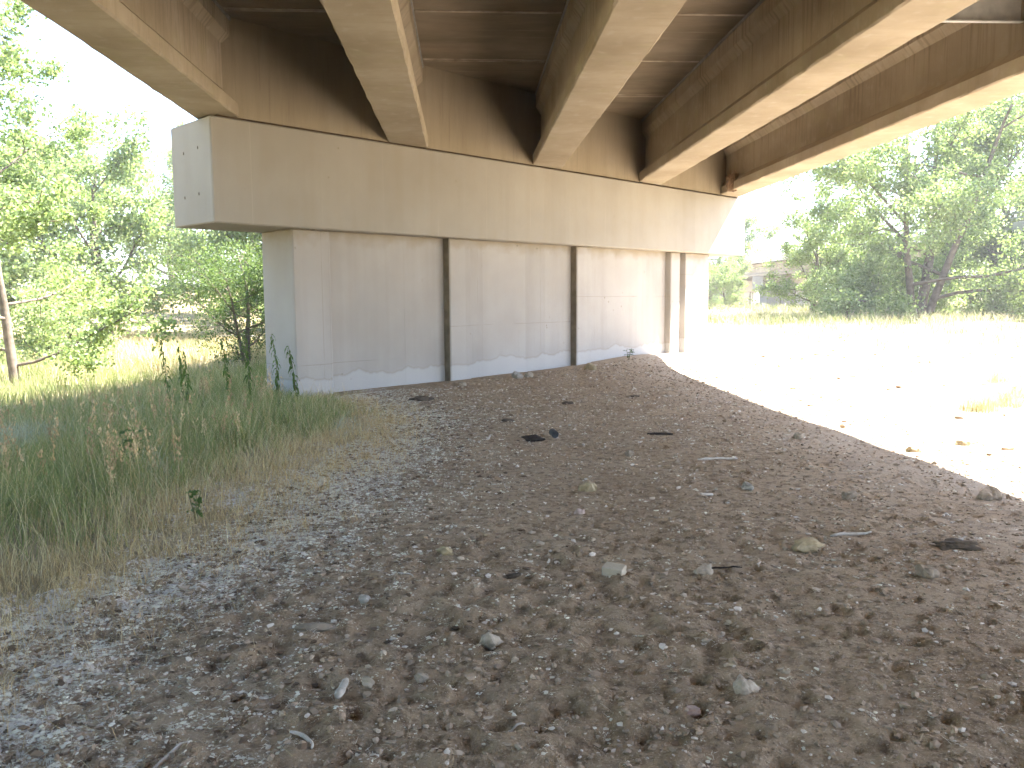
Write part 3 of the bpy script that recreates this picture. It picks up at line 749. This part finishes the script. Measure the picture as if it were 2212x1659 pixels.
def ground_litter():
    parts = []
    # cotton tufts: short crossing fibres lying on the soil
    n = 24000
    y = 2.2 + 12.5 * rng.random(n) ** 1.35; x = grass_edge(y) + np.abs(rng.normal(0, .85, n)) - .35
    k2 = rng.random(n) < .30; x[k2] = rng.uniform(-1.5, 5.0, int(k2.sum()))
    i = np.clip(np.searchsorted(xs, x), 0, nx - 1); j = np.clip(np.searchsorted(ys, y), 0, ny - 1)
    keep = (rng.random(n) < fluffm[j, i] * .95 + .09) & ((x * NB[0] + (y - PY0) * NB[1]) < -.1); x, y = x[keep], y[keep]; n = len(x)
    m = 8; s = rng.uniform(.006, .030, n) * (1 + .05 * y)
    X = (x[:, None] + rng.normal(0, 1, (n, m)) * s[:, None] * .8).ravel(); Y = (y[:, None] + rng.normal(0, 1, (n, m)) * s[:, None] * .8).ravel()
    b = np.stack([X, Y, ground_at(X, Y) + .002], 1); N = n * m
    parts.append(ribbons('f', b, np.repeat(s, m) * rng.uniform(.6, 1.8, N), rng.uniform(.75, 1.15, N), rng.uniform(0, 6.28, N), np.repeat(s, m) * .10, pick(N, [(.76, .72, .67), (.66, .62, .57), (.80, .77, .73)], jit=.1), seg=2, curl=.3, zs=.16))
    return parts, x, y, s
parts, fx, fy, fs = ground_litter()
V, Qd, T, C = join(parts)
fluff = tag(link('cotton_fluff', mesh_np('cotton_fluff', V, Qd, T, colors=C), M['fluff']), 'white cottonwood fluff caught on the bare dirt', 'fluff', kind='stuff')
k = 3; n = len(fx) * k
px = np.repeat(fx, k) + rng.normal(0, 1, n) * np.repeat(fs, k) * .7; py = np.repeat(fy, k) + rng.normal(0, 1, n) * np.repeat(fs, k) * .7
rad = np.repeat(fs, k) * rng.uniform(.12, .42, n)
tag(link('cotton_clumps', scatter_blobs('cotton_clumps', n, np.stack([px, py, ground_at(px, py) + rad * .12], 1), rad, pick(n, [(.74, .70, .65), (.64, .60, .55), (.80, .77, .73)], jit=.1), flat=.35, seed=12), M['fluff']), 'matted white cotton clumps lying on the bare dirt', 'fluff', kind='stuff')

def straw_litter():
    n = 5200
    y = 2.3 + 11 * rng.random(n) ** 1.4; x = grass_edge(y) + rng.normal(.25, .55, n)
    k2 = rng.random(n) < .15; x[k2] = rng.uniform(-1, 4.5, int(k2.sum()))
    k = ((x * NB[0] + (y - PY0) * NB[1]) < -.1); x, y = x[k], y[k]; n = len(x)
    return [ribbons('s', np.stack([x, y, ground_at(x, y) + .004], 1), rng.uniform(.03, .14, n), rng.uniform(.8, 1.1, n), rng.uniform(0, 6.28, n), rng.uniform(.0015, .0035, n) * (1 + .08 * y), pick(n, DRY + [(.6, .55, .46)]), seg=3, curl=.25, zs=.22)]
V, Qd, T, C = join(straw_litter())
tag(link('straw_litter', mesh_np('straw_litter', V, Qd, T, colors=C), M['straw']), 'dry grass bits littered where the grass meets the dirt', 'straw', kind='stuff')

# ------------------------------------------------------------------ leafy weeds
def leaf_mesh(ln, w, colr, curl=.35):
    tt = np.linspace(0, 1, 6); V = []; F = []
    for k, t in enumerate(tt):
        ww = w * math.sin(math.pi * min(1, .08 + t * .92)) ** .8 * .5; zz = -curl * ln * t * t; rip = .012 * math.sin(k * 2.2)
        V += [(-ww, t * ln, zz + ww * .35 + rip), (0, t * ln, zz), (ww, t * ln, zz + ww * .35 - rip)]
    for k in range(5):
        a = k * 3; F += [(a, a + 1, a + 4, a + 3), (a + 1, a + 2, a + 5, a + 4)]
    return mesh_np('leaf', V, quads=F, smooth=True, colors=np.tile(np.array([colr]), (len(V), 1)))
DOCK_LEAF = [leaf_mesh(.13, .038, (.10, .16, .045), .7), leaf_mesh(.10, .035, (.12, .18, .055), .9), leaf_mesh(.15, .045, (.085, .14, .04), .8)]
M['stem'] = mat_plain('weed_stem', (.12, .14, .06), (.20, .19, .10), 10)
DOCKS = [(-4.55, 13.0,  1.1, 'leafy dark green dock plant, tallest and farthest from the pier'), (-4.22, 12.7,  1.0, 'leafy dark green dock plant beside the tallest one'),
         (-3.96, 12.1,  .95, 'leafy dock plant at the front of the row'), (-3.62, 12.9,  1.1, 'leafy dock plant in the middle of the row'),
         (-3.25, 12.7,  1.1, 'leafy dock plant third from the pier'), (-2.95, 13.3,  1.08, 'leafy dock plant second from the pier'), (-2.62, 13.0,  .9, 'thin leafy dock plant nearest the pier')]
for (x, y, h, lab) in DOCKS:
    root = empty('dock_plant', (x, y, gz(x, y))); tag(root, lab, 'weed', 'dock plants in the grass by the pier')
    lx, ly = rng.uniform(-.14, .02), rng.uniform(-.05, .05)
    V, Q, idx = tube('stem', [(lx * t * t, ly * t * t, h * t) for t in np.linspace(0, 1, 6)], np.linspace(.008, .003, 6), 6)
    link('stem', mesh_np('stem', V, quads=Q, smooth=True), M['stem'], root)
    for k in range(30):
        t = .15 + .85 * k / 29
        link('leaf', DOCK_LEAF[k % 3], M['leaf'], root, (lx * t * t, ly * t * t, h * t), (rng.uniform(-.5, .3) - .4, rng.uniform(-.3, .3), rng.uniform(0, 6.28)))
        col.objects[-1].scale = (1.0 - .35 * t,) * 3
def small_weed(x, y, h, nl, lab, colr):
    root = empty('weed', (x, y, gz(x, y))); tag(root, lab, 'weed')
    lm = leaf_mesh(h * .38, h * .16, colr, .3)
    for s in range(3):
        a = s * 2.1 + 1
        V, Q, idx = tube('stem', [(.25 * h * t * math.cos(a), .25 * h * t * math.sin(a), h * t) for t in np.linspace(0, 1, 4)], np.linspace(.006, .003, 4), 5)
        link('stem', mesh_np('stem', V, quads=Q, smooth=True), M['stem'], root)
        for k in range(nl):
            t = .35 + .65 * k / max(1, nl - 1)
            link('leaf', lm, M['leaf'], root, (.25 * h * t * math.cos(a), .25 * h * t * math.sin(a), h * t), (rng.uniform(-.3, .6), rng.uniform(-.3, .3), rng.uniform(0, 6.28)))
small_weed(3.75, 18.85, .24, 5, 'small green weed growing at the foot of the pier wall', (.07, .11, .035))
small_weed(-1.95, 6.0, .20, 4, 'small broad-leaved weed among dry grass at the meadow edge', (.11, .18, .06))
small_weed(-3.1, 7.8, .36, 5, 'heart-leaved weed standing in the shaded grass', (.11, .18, .06))

# bird nest wedged between outer girder and diaphragm
nx0 = np.array([6.80, 21.08, HB + .16]); n = 520
th = rng.uniform(0, 6.28, n); ph = rng.uniform(-1, 1, n)
b = nx0 + np.stack([np.cos(th) * .15 * np.sqrt(1 - ph ** 2 * .8), np.sin(th) * .13 * np.sqrt(1 - ph ** 2 * .8), ph * .2], 1)
V, Qd, T, C = join([ribbons('n', b, rng.uniform(.08, .24, n), rng.uniform(.4, 1.1, n), rng.uniform(0, 6.28, n), np.full(n, .012), pick(n, [(.24, .15, .09), (.34, .23, .14), (.16, .10, .07)]), seg=3)])
nest = empty('bird_nest', nx0.tolist()); tag(nest, 'straw bird nest wedged beside the outer girder above the pier cap', 'nest')
link('straw', mesh_np('straw', V - nx0, Qd, T, colors=C), M['straw'], nest)
link('nest_cup', rock_mesh(77, .15, .13, .19, .6, 2, 3), mat_plain('nest_mud', (.10, .065, .04), (.2, .14, .09), 15, .95, .9, 50), nest)

# ------------------------------------------------------------------ trees
LG = [(.20, .265, .12), (.24, .305, .145), (.165, .225, .095), (.29, .345, .18)]
def make_tree(seed, H, R, trunk_r, leaf, nleaf, low=0.2, lean=(0, 0), stems=1, droop=0.0, pal=LG, sec=6, ter=4, clump=0.45):
    r = np.random.default_rng(seed)
    TV, TQ = [], []; off = 0; tips = []
    def add(pts, rad, sides):
        nonlocal off
        v, q, _ = tube('t', pts, rad, sides); TV.append(v); TQ.append(q + off); off += len(v)
    def limb(p, d, ln, r0, n, up, sides, wob):
        pts = [np.array(p)]; d = np.array(d, float); d /= np.linalg.norm(d)
        for k in range(n):
            d = d + r.normal(0, wob, 3) + np.array([0, 0, up]); d /= np.linalg.norm(d)
            pts.append(pts[-1] + d * ln / n)
        add(pts, np.linspace(r0, max(.004, r0 * .25), n + 1), sides); return pts, d
    for s in range(stems):
        a0 = s * 2.4 + r.uniform(0, 1); spread = .0 if stems == 1 else .32
        d0 = (lean[0] + spread * math.cos(a0), lean[1] + spread * math.sin(a0), 1)
        hh = H * (.80 if s == 0 else r.uniform(.6, .8))
        pts, _ = limb((0.12 * s * math.cos(a0), .12 * s * math.sin(a0), -.3), d0, hh + .3, trunk_r * (1 if s == 0 else .75), 12, .03, 9, .055)
        P = np.array(pts); nprim = int(11 / max(1, stems * .6))
        for i in range(nprim):
            t = low + (1 - low) * (i + r.uniform(0, .8)) / nprim; t = min(t, .97)
            f = t * 12; k = int(f); p = P[k] + (P[min(k + 1, 12)] - P[k]) * (f - k)
            a = a0 + i * 2.4 + r.uniform(-.5, .5)
            env = math.sin(math.pi * (0.22 + 0.70 * (t - low) / (1 - low))) ** .7
            L1 = R * (.55 + .5 * env) * r.uniform(.75, 1.15)
            up = r.uniform(.1, .75) * (1 if t > .4 else .55)
            q1, d1 = limb(p, (math.cos(a), math.sin(a), up), L1, trunk_r * .38 * (1.1 - t * .7), 7, .05 - droop, 6, .12)
            for j in range(sec):
                tj = .25 + .75 * (j + r.random()) / sec; kk = min(6, int(tj * 7)); p2 = q1[kk]
                dd = np.array(q1[kk + 1]) - np.array(q1[kk]); dd /= np.linalg.norm(dd)
                dd = dd + r.normal(0, .65, 3)
                q2, d2 = limb(p2, dd, L1 * r.uniform(.28, .5), trunk_r * .10, 5, .03 - droop * 1.5, 4, .16)
                for m in range(ter):
                    km = int(r.integers(1, 6)); tips.append(q2[km] + r.normal(0, .18 * R / 4, 3))
                tips.append(q2[5])
    tips = np.array(tips); nt = len(tips)
    per = max(4, nleaf // nt); n = nt * per
    cr = clump * (R / 4) ** .5 * r.uniform(.6, 1.35, nt)
    g = r.normal(0, 1, (n, 3)) * np.array([1, 1, .75]); P = np.repeat(tips, per, 0) + g * np.repeat(cr, per)[:, None] * .62
    P = P[P[:, 2] > .25]; n = len(P)
    # leaf rhombs, mostly hanging
    nrm = r.normal(0, 1, (n, 3)); nrm[:, 2] += .5; nrm /= np.linalg.norm(nrm, axis=1)[:, None]
    ax = np.cross(nrm, r.normal(0, 1, (n, 3))); ax /= np.linalg.norm(ax, axis=1)[:, None]; bx = np.cross(nrm, ax)
    s = leaf * r.uniform(.65, 1.3, n)[:, None]
    V = np.stack([P - ax * s * .55, P + bx * s * .48 - ax * s * .12, P + ax * s * .62, P - bx * s * .48 - ax * s * .12], 1).reshape(-1, 3)
    Q = np.arange(n * 4).reshape(n, 4)
    C = np.repeat(np.array(pal)[r.integers(0, len(pal), n)] * r.uniform(.75, 1.25, (n, 1)), 4, 0)
    tm = mesh_np('trunk', np.concatenate(TV), quads=np.concatenate(TQ), smooth=True)
    cm = mesh_np('crown', V, quads=Q, colors=C)
    return tm, cm

def put_tree(meshes, x, y, rot, sc, label, name='cottonwood_tree', group='cottonwood trees around the bridge', dz=0.0):
    root = empty(name, (x, y, gz(x, y) + dz), (0, 0, rot)); root.scale = (sc, sc, sc)
    tag(root, label, 'tree', group)
    link('trunk', meshes[0], M['bark'], root); link('crown', meshes[1], M['leaf'], root)
    return root

near = make_tree(3, 9.8, 3.9, .15, .095, 30000, low=.07, lean=(.10, .0), droop=.02, sec=7, ter=4, clump=.34)
put_tree(near, -12.9, 24.6, 0.4, 1.0, 'leaning young cottonwood with slim trunk at the shaded grass edge')
small = make_tree(8, 5.2, 2.3, .11, .06, 17000, low=.14, lean=(-.05, 0), stems=2, sec=5, ter=4, clump=.5, pal=[(.10, .15, .055), (.13, .18, .07), (.085, .13, .05)])
put_tree(small, -8.1, 31.5, 1.2, 1.0, 'small low-branching tree beside the pier end')
bigr = make_tree(21, 12.6, 6.4, .26, .115, 80000, low=.04, stems=3, sec=9, ter=5, clump=.37, droop=.02)
put_tree(bigr, 24.0, 43.0, 0.3, 1.15, 'big multi-stemmed cottonwood in the sunlit field')
mid = make_tree(33, 13.0, 5.4, .32, .15, 31000, low=.12, sec=7, ter=4, clump=.44)
mid2 = make_tree(45, 12.0, 5.0, .28, .15, 31000, low=.06, stems=2, sec=7, ter=4, clump=.44)
for (m, x, y, r, s, lab) in [
    (mid, -24.0, 41.0, .3, 1.05, 'tall cottonwood behind the leaning young one, at the picture edge'),
    (mid2, -18.2, 44.0, 2.0, .98, 'tall cottonwood behind the leaning young one, nearer the meadow gap'),
    (mid, -15.2, 58.0, 3.9, 1.05, 'tall far cottonwood standing above the bright meadow gap'),
    (mid2, -10.8, 47.0, 5.1, .98, 'tall cottonwood behind the small low-branching tree'),
    (mid, -7.6, 52.0, 1.1, .92, 'tall cottonwood with pale stems half hidden by the pier end'),
    (mid2, -33.0, 62.0, .8, 1.1, 'distant cottonwood seen between the tall ones at the picture edge'),
    (mid, -24.5, 72.0, 2.7, 1.0, 'distant cottonwood beyond the meadow slope'),
    (mid2, 21.8, 51.5, 4.2, .62, 'smaller cottonwood crowding the big multi-stemmed one on its bridge side'),
    (mid, 33.2, 48.5, 5.5, .98, 'tall cottonwood beyond the big multi-stemmed one, at the picture edge'),
    (mid2, 23.0, 72.0, 1.9, .40, 'low bushy tree right beside the sunlit pier end'),
    (mid, 24.3, 82.0, 3.3, .85, 'slender far tree peeking past the end of the pier cap'),
    (mid2, 31.3, 49.0, 5.9, .75, 'bushy tree behind the trunk of the big multi-stemmed cottonwood'),
    (mid2, 44.0, 68.0, 2.9, .70, 'far tree in the gap beside the big multi-stemmed cottonwood'),
    (mid, 58.0, 120.0, 1.4, .8, 'farthest tree behind the distant bridge'),
    (mid2, -17.5, 11.0, .5, 1.0, 'unseen cottonwood out in the meadow, added to screen the sky'),  # last three trees unseen, continuing the row, added to cut sky light
    (mid, -16.0, 0.0, 2.2, 1.0, 'unseen cottonwood beside the bridge, level with the camera, added to screen the sky'),
    (mid2, -18.0, -11.0, 4.0, 1.0, 'unseen cottonwood beside the bridge, behind the camera, added to screen the sky')]:
    put_tree(m, x, y, r, s, lab)
bush = make_tree(57, 3.6, 2.3, .07, .12, 9000, low=.02, stems=3, sec=5, ter=4, clump=.55)
for (x, y, r, s, lab) in [(20.6, 43.5, .2, .8, 'low bush at the foot of the big multi-stemmed cottonwood, nearest the bridge'),
                          (28.0, 42.0, 1.7, .8, 'low bush spreading beside the trunk of the big multi-stemmed cottonwood, away from the bridge'),
                          (25.5, 46.5, 3.1, 1.1, 'low bush directly behind the trunk of the big multi-stemmed cottonwood'),
                          (-16.5, 35.0, 4.1, .8, 'low bush under the tall cottonwoods beside the meadow'),
                          (-7.4, 39.5, 5.0, .9, 'low bush behind the small low-branching tree')]:
    put_tree(bush, x, y, r, s, lab, 'bush', 'low bushes under the trees')
# fallen dead branches on the meadow slope
for k, (x, y, a, ln) in enumerate([(-17.5, 60.5, .3, 5.0), (-10.5, 44.0, 2.8, 3.0)]):
    pts = [(t * ln * math.cos(a), t * ln * math.sin(a), .12 + .25 * math.sin(t * 3)) for t in np.linspace(0, 1, 7)]
    V, Q, idx = tube('log', pts, np.linspace(.13, .04, 7), 8)
    tag(link('fallen_log', mesh_np('fallen_log', V, quads=Q, smooth=True), M['bone'], None, (x, y, gz(x, y))), ['long bleached fallen log at the top of the bright meadow', 'short bleached fallen log lying in the green grass'][k], 'log', 'fallen logs')

# ------------------------------------------------------------------ thin volume added to stand in for veiling glare over the trees
hz = bpy.data.materials.new('veil_volume'); hz.use_nodes = True
hz.node_tree.nodes.remove(hz.node_tree.nodes['Principled BSDF'])
pv = hz.node_tree.nodes.new('ShaderNodeVolumePrincipled'); pv.inputs['Color'].default_value = (.97, .98, 1, 1)
pv.inputs['Density'].default_value = 0.0010; pv.inputs['Anisotropy'].default_value = 0.2
hz.node_tree.links.new(pv.outputs[0], hz.node_tree.nodes['Material Output'].inputs['Volume'])
hx0, hx1, hy0, hy1 = float(xs[0]) - 5, float(xs[-1]) + 5, float(ys[0]) - 5, float(ys[-1]) + 5
tag(link('glare_veil', box_mesh('glare_veil', hx0, hx1, hy0, hy1, float(Z.min()) - 1.5, 18.0), hz), kind='stuff')
